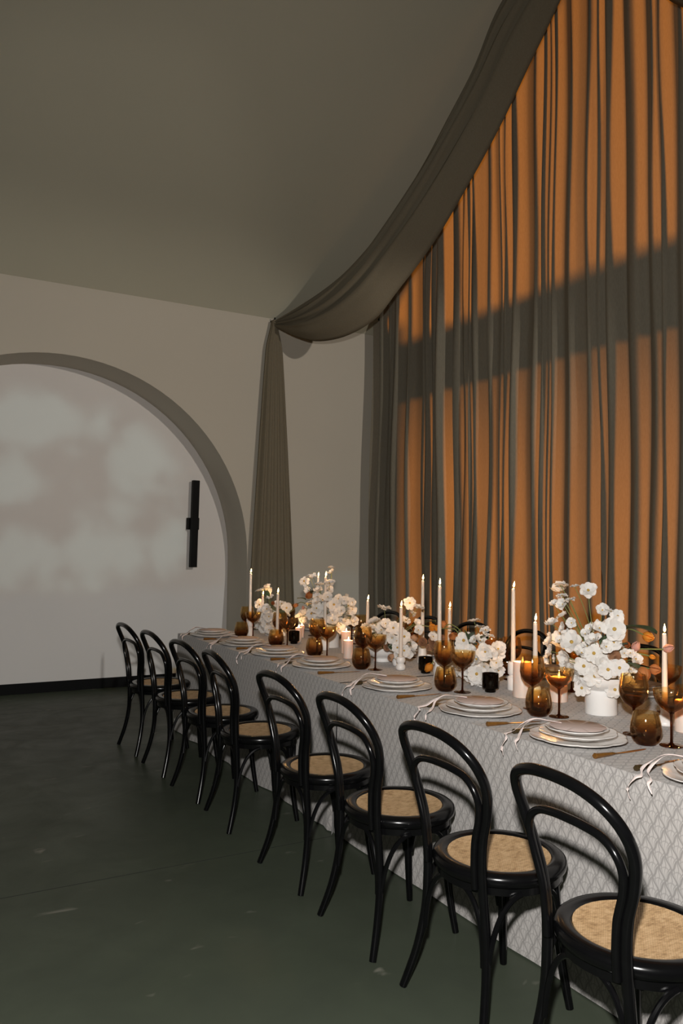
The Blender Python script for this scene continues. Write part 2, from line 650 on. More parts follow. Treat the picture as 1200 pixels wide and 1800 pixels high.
slab([(D + .6, -.1), (7.84, -.1), (7.84, roof_z(7.84)), (D + .6, roof_z(D))])
slab([(7.75, 3.10), (-1.0, 3.10), (-1.0, 3.68), (7.75, 3.68)])
slab([(.6, -.1), (-1.0, -.1), (-1.0, 3.10), (.6, 3.10)])
slab([(.6, 3.68), (-1.0, 3.68), (-1.0, roof_z(-.9)), (.6, roof_z(.6))])
struct(b.obj('wall_right', 'wall', smooth=False))
# unseen slab added outside to soften the top of the lower sun patch
struct(MB().box((WX + .22, -6.0, 3.44), (8.6, 12.0, 3.60)).obj('sun_blocker_slab', 'wall', smooth=False))
# window bars of the two openings
for i, (z0, z1) in enumerate(((0, 3.10), (3.68, 3.72))):
    w = MB()
    for y in (7.80, .63):
        w.box((WX + .08, y - .03, z0), (WX + .14, y + .03, z1 if i == 0 else roof_z(y) - .02))
    w.box((WX + .08, .63, z1 - .06 if i == 0 else z0), (WX + .14, 7.72, z1 if i == 0 else z0 + .05))
    struct(w.obj('window_%d' % (i + 1), 'steel', smooth=False))

# ------------------------------------------------------------------ curtain
rnd = random.Random(11)
CX = 4.74
y = 7.62
fold = []
while y > 1.3:
    wd = rnd.choice([.07, .09, .12, .15, .20, .26]) * rnd.uniform(.85, 1.15)
    fold.append((y, wd, rnd.uniform(.5, 1.0), rnd.uniform(-.35, .35), rnd.uniform(-1, 1)))
    y -= wd
cols = []
K = 9
for (y0, wd, amp, skew, drift) in fold:
    for k in range(K):
        u = k / K
        cols.append((y0 - wd * (u + skew * .22 * sin(2 * pi * u)), amp, u, wd, drift))


def curtain_top(y):
    return min(4.03 + .80 * (7.62 - y), roof_z(y) - .12)


def cur(i, j):
    y, amp, u, wd, drift = cols[int(round(i * (len(cols) - 1)))]
    z = .012 + j * (curtain_top(y) - .012)
    a = wd * (.11 + .20 * amp * amp if amp < .88 else .48) * (1.05 - .30 * sm((z - 2.5) / 4))
    x = CX - a * (cos(2 * pi * u) * .8 + .25 * cos(4 * pi * u + drift * 2)) + .018 * sin(z * .9 + y * 3.1) + .012 * sin(z * 2.3 + drift * 5)
    return (x, y + .03 * drift * sin(z * 1.1 + drift * 4) * (1 - j) , z)


b = MB().grid(cur, len(cols), 26)
tag(b.obj('curtain', 'curtain', sharp=0), 'floor length taupe linen curtain glowing orange from light behind', 'curtain')
# curtain rail following the roof slope
b = MB()
b.tube([(CX + .02, 7.62, 4.05), (CX + .02, RIDGE_Y, RIDGE_Z - .10), (CX + .02, 1.3, roof_z(1.3) - .10)], .014, 8)
tag(b.obj('curtain_rail', 'black_metal'), 'slim black rail under the roof slope carrying the linen curtain', 'curtain rail')


# ------------------------------------------------------------------ swags
def swag(name, label, lows, ups, nfold, seed, hook_pinch=True):
    n = 72
    L = interp(lows, n)
    U = interp(ups, n)
    r = random.Random(seed)
    ph = [r.uniform(-.4, .4) for _ in range(8)]
    m = 44

    def fn(i, j):
        k = int(round(i * (n - 1)))
        lo, hi = Vector(L[k]), Vector(U[k])
        t = L[min(k + 1, n - 1)]
        d = (Vector(L[min(k + 1, n - 1)]) - Vector(L[max(k - 1, 0)]))
        nr = Vector((d.y, -d.x, 0)).normalized()
        if nr.x > 0:
            nr = -nr
        wid = (hi - lo).length
        a = j * 2
        if a <= 1:      # front, from the top edge down
            s_ = a
            p = hi.lerp(lo, s_)
            bul = sin(pi * s_) * .22 * wid
            env = (1 - sm((s_ - .62) / .1))
            ff = .070 * sin(s_ / .62 * nfold * 2 * pi + ph[0] + .8 * sin(i * 5)) + .012 * sin(s_ / .62 * (nfold * 1.7) * 2 * pi + ph[1] + i * 6)
            rim = .020 * sin(pi * max(0, (s_ - .62) / .38)) if s_ > .62 else 0
            step = .025 * sm((s_ - .60) / .05)
            sc = min(1, wid / .4)
            return p + nr * (bul + (ff * env + rim + step * (1 - sm((s_ - .8) / .2))) * sc * min(1, .35 + 3 * sin(pi * s_)))
        s_ = 2 - a
        p = hi.lerp(lo, s_)
        return p - nr * (.10 * wid * sin(pi * s_))
    b = MB().grid(fn, n, m, closed_v=True)
    root = link(name, None, None, tuple(lows[0]))
    b.v = [tuple(Vector(p) - Vector(lows[0])) for p in b.v]
    b.obj('drape', 'swag', root, sharp=0)
    return root


lows = [(3.526, 7.765, 3.825), (3.625, 7.429, 3.654), (3.722, 7.103, 3.547), (3.836, 6.723, 3.535), (3.942, 6.369, 3.633), (4.021, 6.104, 3.845), (4.133, 5.729, 4.171), (4.238, 5.38, 4.576), (4.335, 5.053, 5.003), (4.412, 4.796, 5.403), (4.492, 4.527, 5.818), (4.56, 4.25, 6.30), (4.60, 4.08, 6.72)]
ups = [(3.521, 7.777, 3.882), (3.623, 7.435, 3.938), (3.720, 7.112, 4.016), (3.833, 6.733, 4.158), (3.939, 6.379, 4.374), (4.019, 6.112, 4.597), (4.113, 5.797, 4.920), (4.184, 5.557, 5.222), (4.269, 5.273, 5.60), (4.334, 5.056, 5.98), (4.42, 4.75, 6.28), (4.50, 4.42, 6.56), (4.60, 4.10, 6.84)]
sw = swag('ceiling_swag', '', lows, ups, 3, 3)
tag(sw, 'long taupe voile swag from the roof ridge to the arched wall, with a hanging tail', 'drapery', 'ceiling drapery')
lows2 = [(4.60, 3.95, 6.72), (4.54, 3.80, 5.85), (4.47, 3.60, 5.35), (4.40, 3.33, 5.00), (4.20, 2.6, 4.35), (3.9, 1.5, 3.72), (3.65, .5, 3.62), (3.5, 0, 3.84)]
ups2 = [(4.60, 3.92, 6.86), (4.52, 3.62, 6.40), (4.44, 3.40, 6.02), (4.36, 3.10, 5.62), (4.18, 2.5, 4.95), (3.9, 1.5, 4.30), (3.65, .5, 3.98), (3.5, 0, 3.9)]
sw2 = swag('ceiling_swag', '', lows2, ups2, 3, 5)
tag(sw2, 'taupe voile swag falling from the ridge over the curtain, away from the arched wall', 'drapery', 'ceiling drapery')


# tail hanging from the hook on the arched wall
def tail(i, j):
    z = 3.89 - i * (3.89 - .03)
    t = (3.89 - z) / 2.66
    xl = 3.50 - .165 * t ** .8 - .035 * sm(t * 8)
    xr = 3.545 + .045 * sm(t * 8) + .195 * t ** .75
    a = j * 2 * pi
    cx, hw = (xl + xr) / 2, (xr - xl) / 2
    th = .045 + .03 * t
    fx = cos(a)
    pl = .016 * sin(9 * fx * 1.9 + 1.3 + .5 * sin(z * 1.3)) + .010 * sin(17 * fx + z * .6)
    return (cx + hw * fx, 7.772 + (-sin(a)) * th * .9 - (pl * min(1, .3 + t * 2) if sin(a) > 0 else 0) - .02 * t - (0.012 if sin(a) > 0 else 0), z)


b = MB().grid(tail, 60, 64, closed_v=True)
b.v = [tuple(Vector(p) - Vector(lows[0])) for p in b.v]
b.obj('tail', 'swag', sw, sharp=0)
hk = MB()
hk.tube([(3.525, 7.85, 3.90), (3.525, 7.80, 3.90), (3.525, 7.75, 3.895), (3.525, 7.742, 3.92)], .008, 8)
tag(hk.obj('wall_hook', 'black_metal'), 'small hook holding the swag at the top of the arched wall', 'hook')

# ------------------------------------------------------------------ sconce in the niche
s = thing('wall_sconce', 'black vertical bar wall light mounted in the arched niche', 'wall light', (2.872, D2 - .001, 1.705))
s.rotation_euler = (0, .014, 0)
b = MB()
b.box((-.036, -.115, -.468), (.036, -.055, .468))
b.obj('light_bar', 'black_metal', s, smooth=False)
MB().box((-.062, -.055, -.063), (.062, 0, .063)).obj('mount_plate', 'black_metal', s, smooth=False)
MB().box((-.042, -.121, -.063), (.042, -.05, .063)).obj('collar', 'black_metal', s, smooth=False)

# ------------------------------------------------------------------ tables and cloths
TX0, TX1 = 2.035, 3.365


def table(name, label, y0, y1):
    t = thing(name, label, 'table', ((TX0 + TX1) / 2, (y0 + y1) / 2, 0), 0, 'tables under the patterned cloths')
    hw, hl = (TX1 - TX0) / 2 - .012, (y1 - y0) / 2 - .012
    MB().box((-hw, -hl, .72), (hw, hl, .753)).obj('tabletop', 'table', t, smooth=False)
    for sx in (-1, 1):
        for sy in (-1, 1):
            MB().box((sx * (hw - .12) - .025, sy * (hl - .12) - .025, 0), (sx * (hw - .12) + .025, sy * (hl - .12) + .025, .72)).obj('leg', 'steel', t, smooth=False)


table('banquet_table', 'long banquet table hidden under the patterned cloth beside the arched wall', 3.64, 6.225)
table('banquet_table', 'long banquet table hidden under the patterned cloth away from the arched wall', .70, 3.62)


def cloth(label, y0, y1, fold_amp, seed, ends, flap):
    # rows across: floor -> edge -> top -> edge -> floor ; columns along the table
    r = random.Random(seed)
    prof = []  # (side, distance down) for near side, top, far side
    nd, ntp = 14, 7
    drop = TABLE_Z - .006
    for k in range(nd):
        prof.append((-1, drop * (1 - k / nd)))
    for k in range(4):
        prof.append((0, k / 3 if False else k / 3))
    for k in range(1, nd + 1):
        prof.append((1, drop * k / nd))
    ny = int((y1 - y0) / .035)
    phs = [r.uniform(0, 6.28) for _ in range(6)]
    v, f, uv = [], [], []
    W_ = TX1 - TX0

    def wave(y):
        return .5 * sin(y * 9.5 + phs[0] + 1.3 * sin(y * 2.1 + phs[1])) + .35 * sin(y * 19 + phs[2] + sin(y * 3.3)) + .25 * sin(y * 4.1 + phs[3])
    for i in range(ny + 1):
        y = y0 + (y1 - y0) * i / ny
        for (sd, d) in prof:
            if sd == 0:
                x = TX0 + .006 + d * (W_ - .012)
                v.append((x, y, TABLE_Z - .001 + (.0)))
                uv.append((y, x))
            else:
                q = d / drop
                e0 = 1 - sm((y - y0) / .16)
                e1 = 1 - sm((y1 - y) / .16)
                a = fold_amp * (q ** 1.1) * wave(y)
                fl_ = .030 * q ** 1.3 * 1.0
                if flap and e0 > 0:
                    a += e0 * (.012 + .022 * q * sin(y * 60))
                x = (TX0 - a - fl_ + .018 * q) if sd < 0 else (TX1 + a + fl_ - .018 * q)
                yy = y
                if ends[1] and e1 > 0:
                    yy = y + e1 * .012 * sin(q * 3)
                z = TABLE_Z - d - (.004 if d == 0 else 0)
                v.append((x, yy, max(.004, z)))
                uv.append((y, (TX0 - d) if sd < 0 else (TX1 + d)))
    k = len(prof)
    for i in range(ny):
        for j in range(k - 1):
            f.append((i * k + j, i * k + j + 1, (i + 1) * k + j + 1, (i + 1) * k + j))
    # end drops
    for e, y_, sg in ((0, y0, -1), (1, y1, 1)):
        if not ends[e]:
            continue
        base = len(v)
        nx = 24
        for i in range(nx + 1):
            x = TX0 + W_ * i / nx
            for m in range(nd + 1):
                d = drop * m / nd
                q = d / drop
                a = .025 * q * (sin(x * 14 + 1) + .6 * sin(x * 27)) * sin(pi * i / nx) + .012 * q
                v.append((x + (-.012 if i == 0 else .012 if i == nx else 0) * q, y_ + sg * (a + .001), max(.004, TABLE_Z - d - .0012)))
                uv.append((y_ + sg * d, x))
        for i in range(nx):
            for m in range(nd):
                f.append((base + i * (nd + 1) + m, base + (i + 1) * (nd + 1) + m, base + (i + 1) * (nd + 1) + m + 1, base + i * (nd + 1) + m + 1))
    b = MB()
    b.v, b.f = v, f
    me = b.mesh('tablecloth', 'cloth', sharp=60)
    ul = me.uv_layers.new(name='UVMap')
    li = [0] * len(me.loops)
    me.loops.foreach_get('vertex_index', li)
    flat = []
    for q in li:
        flat += uv[q]
    ul.data.foreach_set('uv', flat)
    o = link('tablecloth', me)
    return tag(o, label, 'tablecloth', 'patterned tablecloths')


cloth('grey and white fan patterned tablecloth with loose folds, nearer the arched wall', 3.60, 6.235, .020, 4, (False, True), True)
cloth('grey and white fan patterned tablecloth hanging flat, farther from the arched wall', .66, 3.62, .006, 9, (True, False), False)

# ------------------------------------------------------------------ chairs


def make_chair(name, label):
    c = thing(name, label, 'chair', (0, 0, 0), 0, 'bentwood chairs along the open side')
    left = [(-.235, .203, .002), (-.200, .1755, .13), (-.180, .157, .26), (-.180, .144, .382), (-.1846, .140, .486), (-.190, .150, .578), (-.198, .178, .663), (-.216, .1965, .742), (-.246, .1905, .809), (-.275, .155, .859), (-.289, .088, .886), (-.291, 0, .893)]
    path = left + [(x, -y, z) for x, y, z in reversed(left[:-1])]
    P = interp(path, 130)
    rad = [.0132 + .0024 * sm(min(i, 129 - i) / 26) for i in range(130)]
    MB().tube(P, rad, 12).obj('back_frame', 'black_wood', c)
    left = [(-.198, .124, .43), (-.202, .124, .49), (-.207, .133, .57), (-.213, .157, .645), (-.222, .166, .70), (-.231, .150, .742), (-.235, .112, .768), (-.241, .055, .779), (-.242, 0, .781)]
    path = left + [(x, -y, z) for x, y, z in reversed(left[:-1])]
    MB().tube(interp(path, 100), .0112, 10).obj('inner_bow', 'black_wood', c)
    # seat hoop
    prof = [(.166, .462), (.172, .468), (.182, .471), (.205, .469), (.214, .462), (.217, .450), (.214, .437), (.206, .430), (.170, .430), (.166, .436)]
    MB().ring(prof, 56).obj('seat_frame', 'black_wood', c, sharp=60)
    MB().ring([(.172, .4295), (.2, .4295), (.2, .405), (.172, .405)], 48).obj('apron', 'black_wood', c, sharp=60)
    MB().lathe([(0, .458), (.08, .459), (.15, .4625), (.1665, .4645), (.1665, .455), (0, .452)], 40).obj('cane_seat', 'cane', c)
    for sgn in (1, -1):
        g = MB()
        g.lathe([(0, .432), (.026, .432), (.030, .425), (.030, .395), (.024, .385), (0, .385)], 16, c=(.122, .122 * sgn, 0))
        pts = [(.122, .122 * sgn, .40), (.128, .130 * sgn, .28), (.140, .142 * sgn, .14), (.158, .158 * sgn, .002)]
        g.tube(interp(pts, 12), [.0185 - .006 * k / 11 for k in range(12)], 12)
        g.obj('leg', 'black_wood', c)

    def brace(p0, p1, ctr):
        # quarter bend from a leg up to the seat hoop
        pts = []
        p0, p1, ctr = Vector(p0), Vector(p1), Vector(ctr)
        for k in range(13):
            t = k / 12
            pts.append((1 - t) ** 2 * p0 + 2 * t * (1 - t) * ctr + t * t * p1)
        MB().tube(pts, .0085, 8).obj('brace', 'black_wood', c)
    for sgn in (1, -1):
        brace((-.186, .148 * sgn, .205), (-.182, .035 * sgn, .412), (-.178, .140 * sgn, .395))
        brace((-.182, .166 * sgn, .205), (-.070, .188 * sgn, .412), (-.165, .180 * sgn, .395))
        brace((.122, .142 * sgn, .215), (.020, .192 * sgn, .412), (.110, .172 * sgn, .39))
        brace((.140, .122 * sgn, .215), (.190, .030 * sgn, .412), (.160, .110 * sgn, .39))
    return c


chairs_near = [((1.521, 5.978), (1.540, 5.554)), ((1.538, 5.406), (1.555, 4.963)), ((1.551, 4.789), (1.573, 4.399)), ((1.578, 4.274), (1.552, 3.859)), ((1.542, 3.465), (1.550, 3.036)), ((1.536, 2.849), (1.521, 2.431)), ((1.541, 2.286), (1.551, 1.866)), ((1.522, 1.705), (1.512, 1.285))]
lab_n = 'black bentwood chair with cane seat, open-floor side, %s from the arched wall'
lab_f = 'black bentwood chair with cane seat, curtain side, %s from the arched wall'
proto = make_chair('bentwood_chair', lab_n % ORD[0])
for i, (a, bq) in enumerate(chairs_near):
    mx, my = (a[0] + bq[0]) / 2, (a[1] + bq[1]) / 2
    rz = atan2(-(a[0] - bq[0]), a[1] - bq[1])
    loc = (mx + .233 * cos(rz), my + .233 * sin(rz), 0)
    if i in (5, 6, 7):
        rz = (-.017, -.001, -.055)[i - 5]
        loc = ((1.769, 2.647, 0), (1.774, 2.067, 0), (1.750, 1.487, 0))[i - 5]
    if i == 0:
        proto.location = loc
        proto.rotation_euler = (0, 0, rz)
    else:
        dup(proto, loc, rz, lab_n % ORD[i])
for i, (yy, rz) in enumerate(((6.02, .03), (5.45, -.02), (4.85, .04), (4.25, -.03), (3.29, .02), (2.70, -.02))):
    dup(proto, (3.64, yy, 0), pi + rz, lab_f % ORD[i], 'bentwood chairs along the curtain side')

# ------------------------------------------------------------------ place settings


def scallop(a, r):
    return 1 - .05 * (1 - abs(sin(4 * a)) ** .7) * min(1, r / .07)


def plate_mesh(name, R, h):
    b = MB()
    b.lathe([(0, .003), (R * .55, .003), (R * .62, .004), (R * .74, h * .55), (R * .97, h), (R, h + .0018), (R * .99, h - .002), (R * .75, h * .55 - .004), (R * .60, -.001 + .001), (0, .0)], 96, scallop)
    return b.mesh(name, 'china', sharp=0)


PL = [plate_mesh('charger_plate', .176, .020), plate_mesh('dinner_plate', .142, .020), plate_mesh('salad_plate', .114, .018)]
cm = MB().lathe([(0, .0016), (.10, .0016), (.101, .0008), (.10, 0), (0, 0)], 96, lambda a, r: 1 - .045 * (1 - abs(sin(4 * a)) ** .7)).mesh('card', 'paper')


def ribbon_mesh(seed):
    r = random.Random(seed)
    b = MB()
    # local: origin on the card, -x towards the table edge, +y towards the fork
    tails = [[(-.02, .060, .004), (-.055, .090, .008), (-.090, .130, .010), (-.120, .160, -.012), (-.150, .170, -.034), (-.185, .165 + r.uniform(-.03, .02), -.043), (-.205, .150, -.050), (-.212, .150 + r.uniform(-.02, .03), -.085), (-.208, .165, -.118)],
             [(-.025, .055, .004), (-.060, .085, .009), (-.095, .118, .012), (-.125, .140, -.010), (-.155, .130 + r.uniform(-.01, .02), -.036), (-.190, .112 + r.uniform(-.02, .02), -.044), (-.208, .098, -.055), (-.214, .085 + r.uniform(-.02, .01), -.080)]]
    for tp in tails:
        P = [Vector(p) for p in interp(tp, 36)]
        v, f = [], []
        for i, p in enumerate(P):
            tg = (P[min(i + 1, 35)] - P[max(i - 1, 0)]).normalized()
            sd = tg.cross(Vector((0, 0, 1)))
            if sd.length < .2:
                sd = Vector((0, 1, 0))
            sd.normalize()
            an = .9 * sin(i * .16 + seed)
            nn = tg.cross(sd)
            w = (sd * cos(an) + nn * sin(an)) * (.0048 if i < 33 else .0048 - .0012 * (i - 32))
            v += [p - w + nn * .0003, p + w + nn * .0003, p + w - nn * .0003, p - w - nn * .0003]
        for i in range(35):
            for k in range(4):
                k2 = (k + 1) % 4
                f.append((i * 4 + k, i * 4 + k2, i * 4 + 4 + k2, i * 4 + 4 + k))
        f += [(0, 1, 2, 3), (140, 143, 142, 141)]
        b.add(v, f)
    return b.mesh('ribbon', 'ribbon', sharp=0)


RB = [ribbon_mesh(k) for k in range(3)]
wr = MB()
for k in range(4):
    x0 = .03 + .0
    y0 = .045 - k * .014
    wr.tube([(x0 + .012 * sin(q * .9) * (1 if k % 2 else .6), y0 - .0016 * q, .0022) for q in range(9)], .0007, 4)
writing = wr.mesh('handwriting', 'ink')

# glasses: thin shells of revolution
wine_p = [(.040, 0), (.040, .0022), (.012, .005), (.0052, .012), (.0042, .03), (.0042, .085), (.006, .098), (.018, .106), (.036, .118), (.049, .138), (.0545, .160), (.0535, .182), (.050, .205), (.0465, .224), (.0455, .224), (.049, .205), (.0525, .182), (.0535, .160), (.048, .1395), (.034, .1205), (.012, .112), (0, .110)]
coupe_p = [(.041, 0), (.041, .0022), (.012, .005), (.0052, .012), (.0042, .03), (.0042, .100), (.006, .114), (.016, .122), (.036, .134), (.052, .153), (.060, .176), (.062, .198), (.061, .198), (.059, .176), (.051, .154), (.034, .136), (.012, .126), (0, .124)]
stemless_p = [(0, .0005), (.024, 0), (.033, .003), (.045, .018), (.0535, .040), (.0545, .056), (.0515, .080), (.0465, .100), (.0420, .116), (.0410, .116), (.0455, .100), (.0505, .080), (.0535, .056), (.0525, .040), (.044, .020), (.030, .008), (0, .006)]
wine_m = MB().lathe(wine_p, 36).mesh('wine_glass', 'amber_stem', sharp=60)
coupe_m = MB().lathe(coupe_p, 36).mesh('coupe_glass', 'amber_stem', sharp=60)
stemless_m = MB().lathe(stemless_p, 36).mesh('stemless_glass', 'amber', sharp=60)


def prism(pts, name, mat, bev=0):
    # pts: list of (x, halfwidth, z0, z1) stations along x
    b = MB()
    v, f = [], []
    for (x, w, z0, z1) in pts:
        c = w * .45
        v += [(x, -w, (z0 + z1) / 2), (x, -c, z0), (x, c, z0), (x, w, (z0 + z1) / 2), (x, c, z1), (x, -c, z1)]
    for i in range(len(pts) - 1):
        for k in range(6):
            k2 = (k + 1) % 6
            f.append((i * 6 + k, i * 6 + k2, i * 6 + 6 + k2, i * 6 + 6 + k))
    f.append(tuple(range(5, -1, -1)))
    e = (len(pts) - 1) * 6
    f.append(tuple(e + k for k in range(6)))
    b.add(v, f)
    return b.mesh(name, mat, sharp=25)


kh = prism([(0, .0100, 0, .015), (.004, .0115, 0, .017), (.05, .0092, .001, .014), (.090, .0068, .002, .011), (.096, .0045, .003, .009)], 'handle', 'horn')
kb = prism([(.094, .0035, .003, .008), (.110, .0055, .0035, .007), (.150, .0080, .004, .006), (.205, .0075, .004, .0055), (.238, .0045, .004, .0052), (.252, .0008, .0043, .005)], 'blade', 'gold')
fh = prism([(0, .0100, 0, .015), (.004, .0115, 0, .017), (.05, .0092, .001, .014), (.090, .0068, .002, .011), (.096, .0045, .003, .009)], 'handle', 'horn_dark')
fn_ = MB()
fb = MB()
fb.tube([(.094, 0, .006), (.125, 0, .005), (.155, 0, .008)], [.0032, .0028, .004], 8)
fb.box((.152, -.011, .006), (.175, .011, .0085))
for k in range(4):
    y = -.0092 + k * .00613
    fb.box((.174, y - .0016, .006), (.218, y + .0016, .0083))
fb = fb.mesh('fork_head', 'gold', sharp=30)

near_y = [5.905, 5.285, 4.70, 4.125, 3.325, 2.685, 2.135, 1.555]
far_y = [6.02, 5.45, 4.85, 4.25, 3.29, 2.70, 2.14]
rnd = random.Random(5)
NS = 'open-floor side, %s place from arched wall'
FS = 'curtain side, %s place from arched wall'


OBST = []     # upright things the flowers must not run through: x, y, radius, bottom, top (world)
SHAPE = {'wine_glass': ((.042, 0, .012), (.007, 0, .10), (.057, .10, .226)), 'coupe_glass': ((.043, 0, .012), (.007, 0, .115), (.064, .115, .20)), 'stemless_glass': ((.057, 0, .118),)}


def put(name, me, loc, rz, label, cat, group):
    for (r_, a_, b_) in SHAPE.get(name, ()):
        OBST.append((loc[0], loc[1], r_, loc[2] + a_, loc[2] + b_))
    return tag(link(name, me, None, loc, (0, 0, rz)), label, cat, group)


for side, yl, L_ in ((0, near_y, NS), (1, far_y, FS)):
    for i, yp in enumerate(yl):
        w = L_ % ORD[i]
        g = 'away from the curtain' if side == 0 else 'on the curtain side'
        sx = 1 if side == 0 else -1
        j = lambda a=.008: rnd.uniform(-a, a)

        def at(dx, dy, z=0):
            X = 2.205 + dx if side == 0 else 5.40 - 2.205 - dx
            return (X + j(.005), yp + dy * sx + j(.005), TABLE_Z + z)
        base = at(0, 0)
        put('charger_plate', PL[0], base, rnd.uniform(0, 1), 'large scalloped white charger plate, ' + w, 'plate', 'charger plates ' + g)
        put('dinner_plate', PL[1], (base[0] + j(.006), base[1] + j(.006), TABLE_Z + .0165), rnd.uniform(0, 1), 'scalloped white dinner plate stacked on charger, ' + w, 'plate', 'dinner plates ' + g)
        put('salad_plate', PL[2], (base[0] + j(.006), base[1] + j(.006), TABLE_Z + .033), rnd.uniform(0, 1), 'small scalloped white plate topping the stack, ' + w, 'plate', 'salad plates ' + g)
        if side == 0:
            t = thing('menu_card', 'blush scalloped menu card with silk ribbon, ' + w, 'menu card', (base[0], base[1], TABLE_Z + .0522), 0, 'menu cards ' + g)
            link('card', cm, t, (0, 0, 0), (0, 0, rnd.uniform(0, .8)))
            link('ribbon', RB[i % 3], t)
            if i == 7:
                link('handwriting', writing, t)
            t = thing('table_knife', 'gold table knife with amber horn handle, ' + w, 'knife', at(-.140, -.208 + j(.01)), j(.1) - .09, 'table knives')
            link('handle', kh, t)
            link('blade', kb, t)
            t = thing('table_fork', 'gold table fork with dark horn handle, ' + w, 'fork', at(-.137, .197 + j(.01)), j(.08) - .03, 'table forks')
            link('handle', fh, t)
            link('fork_head', fb, t)
        else:
            put('menu_card', cm, (base[0], base[1], TABLE_Z + .0522), 0, 'blush scalloped menu card, ' + w, 'menu card', 'menu cards ' + g)
        put('stemless_glass', stemless_m, at(.180, -.152), 0, 'rounded stemless amber glass, ' + w, 'glass', 'stemless glasses ' + g)
        put('wine_glass', wine_m, at(.272, -.020), 0, 'tall amber balloon wine glass, ' + w, 'wine glass', 'wine glasses ' + g)
        put('coupe_glass', coupe_m, at(.243, -.208), 0, 'wide amber coupe glass on a thin stem, ' + w, 'coupe glass', 'coupe glasses ' + g)

# ------------------------------------------------------------------ candles
flame_m = MB().lathe([(0, 0), (.0030, .003), (.0048, .008), (.0050, .012), (.0042, .018), (.0026, .025), (.0012, .031), (0, .035)], 12).mesh('flame', 'flame')


def flame_light(loc, e):
    lamp('candle_light', 'POINT', loc, None, e, (1.0, .52, .18), shadow_soft_size=.012)


def holder_mesh(kind):
    if kind == 0:    # squat ball with collar
        p = [(0, 0), (.022, 0), (.0275, .004), (.029, .014), (.0265, .026), (.020, .036), (.0215, .040), (.026, .046), (.0275, .054), (.026, .066), (.022, .074), (.013, .075), (.0125, .062), (0, .062)]
    elif kind == 1:  # tall two tier column
        p = [(0, 0), (.027, 0), (.029, .004), (.029, .062), (.025, .066), (.0205, .069), (.0205, .074), (.026, .078), (.027, .084), (.027, .134), (.024, .138), (.0125, .138), (.0125, .124), (0, .124)]
    elif kind == 2:  # flared cone
        p = [(0, 0), (.030, 0), (.031, .004), (.029, .030), (.025, .070), (.0215, .104), (.022, .112), (.0205, .118), (.0125, .118), (.0125, .104), (0, .104)]
    else:            # low dish foot
        p = [(0, 0), (.042, 0), (.044, .004), (.040, .016), (.028, .028), (.018, .036), (.016, .052), (.019, .066), (.019, .078), (.0125, .078), (.0125, .064), (0, .064)]
    return MB().lathe(p, 28).mesh('candle_holder', 'stone', sharp=50), [.075, .138, .118, .078][kind], [.062, .124, .104, .064][kind]


HM = [holder_mesh(k) for k in range(4)]
HN = ['squat rounded white candle holder', 'two tier white column candle holder', 'flared white candle holder', 'white candle holder with wide foot']


def taper(x, y, total, kind, where, lean=0.0):
    hm, ht, seat = HM[kind]
    tag(link('candle_holder', hm, None, (x, y, TABLE_Z)), HN[kind] + ' ' + where, 'candle holder', 'candle holders')
    OBST.append((x, y, .031, TABLE_Z, TABLE_Z + ht))
    OBST.append((x, y, .014, TABLE_Z, TABLE_Z + total + .04))
    L = total - seat
    t = thing('taper_candle', 'lit ivory taper candle ' + where, 'candle', (x, y, TABLE_Z + seat + .001), 0, 'taper candles')
    t.rotation_euler = (0, lean, 0)
    MB().lathe([(0, 0), (.0118, 0), (.0118, .015), (.0108, L * .5), (.0090, L - .012), (.0075, L - .003), (.004, L - .001), (0, L - .003)], 16).obj('candle_stick', 'wax', t)
    MB().tube([(0, 0, L - .004), (.0005, 0, L + .004), (.0015, 0, L + .009)], .0009, 6).obj('wick', 'wick', t)
    link('flame', flame_m, t, (.001, 0, L + .003), (rnd.uniform(-.05, .05), .10 + rnd.uniform(-.1, .12), 0), (1.0, 1.0, 1.0 + rnd.uniform(-.1, .1)))
    flame_light((x + lean * L, y, TABLE_Z + total + .016), 1.0)


taper(2.47, 5.80, .490, 1, 'next to the setting closest to the arched wall')
taper(2.70, 6.080, .300, 0, 'hidden by the small bouquet at the arched wall end')
taper(2.43, 5.210, .365, 0, 'between the first and second wine glasses from the arched wall')
taper(2.80, 5.300, .478, 2, 'behind the tall bouquet nearer the arched wall')
taper(2.61, 4.830, .495, 1, 'in front of the tall bouquet nearer the arched wall')
taper(2.76, 4.520, .350, 0, 'behind the two lit pillar candles')
taper(2.575, 3.850, .358, 0, 'on the open cloth in front of the low middle bouquet')
taper(2.86, 4.040, .500, 2, 'rising behind the tan ranunculus vase')
taper(2.57, 3.475, .497, 2, 'beside the low bouquet with orange tulips')
taper(2.80, 3.690, .357, 0, 'behind the orange tulips')
taper(2.72, 3.065, .501, 1, 'tallest, beside the thick pillar candle')
taper(2.585, 2.765, .365, 0, 'between the two thick pillar candles')
taper(2.735, 2.185, .362, 3, 'past the pedestal bouquet')


def pillar(x, y, r, h, where):
    t = thing('pillar_candle', 'lit cream pillar candle ' + where, 'candle', (x, y, TABLE_Z), 0, 'pillar candles')
    rc = r - .007
    OBST.append((x, y, r + .002, TABLE_Z, TABLE_Z + h + .03))
    MB().lathe([(0, 0), (r - .002, 0), (r, .002), (r, h - .003), (r - .002, h), (r - .005, h - .001), (rc, h - .012), (rc * .6, h - .016), (0, h - .017)], 28).obj('wax_body', 'pillar_wax', t)
    MB().tube([(0, 0, h - .02), (.0005, 0, h - .010), (.0015, 0, h - .004)], .001, 6).obj('wick', 'wick', t)
    link('flame', flame_m, t, (.001, 0, h - .009), (0, .08, 0), .95)
    flame_light((x, y, TABLE_Z + h + .006), .8)


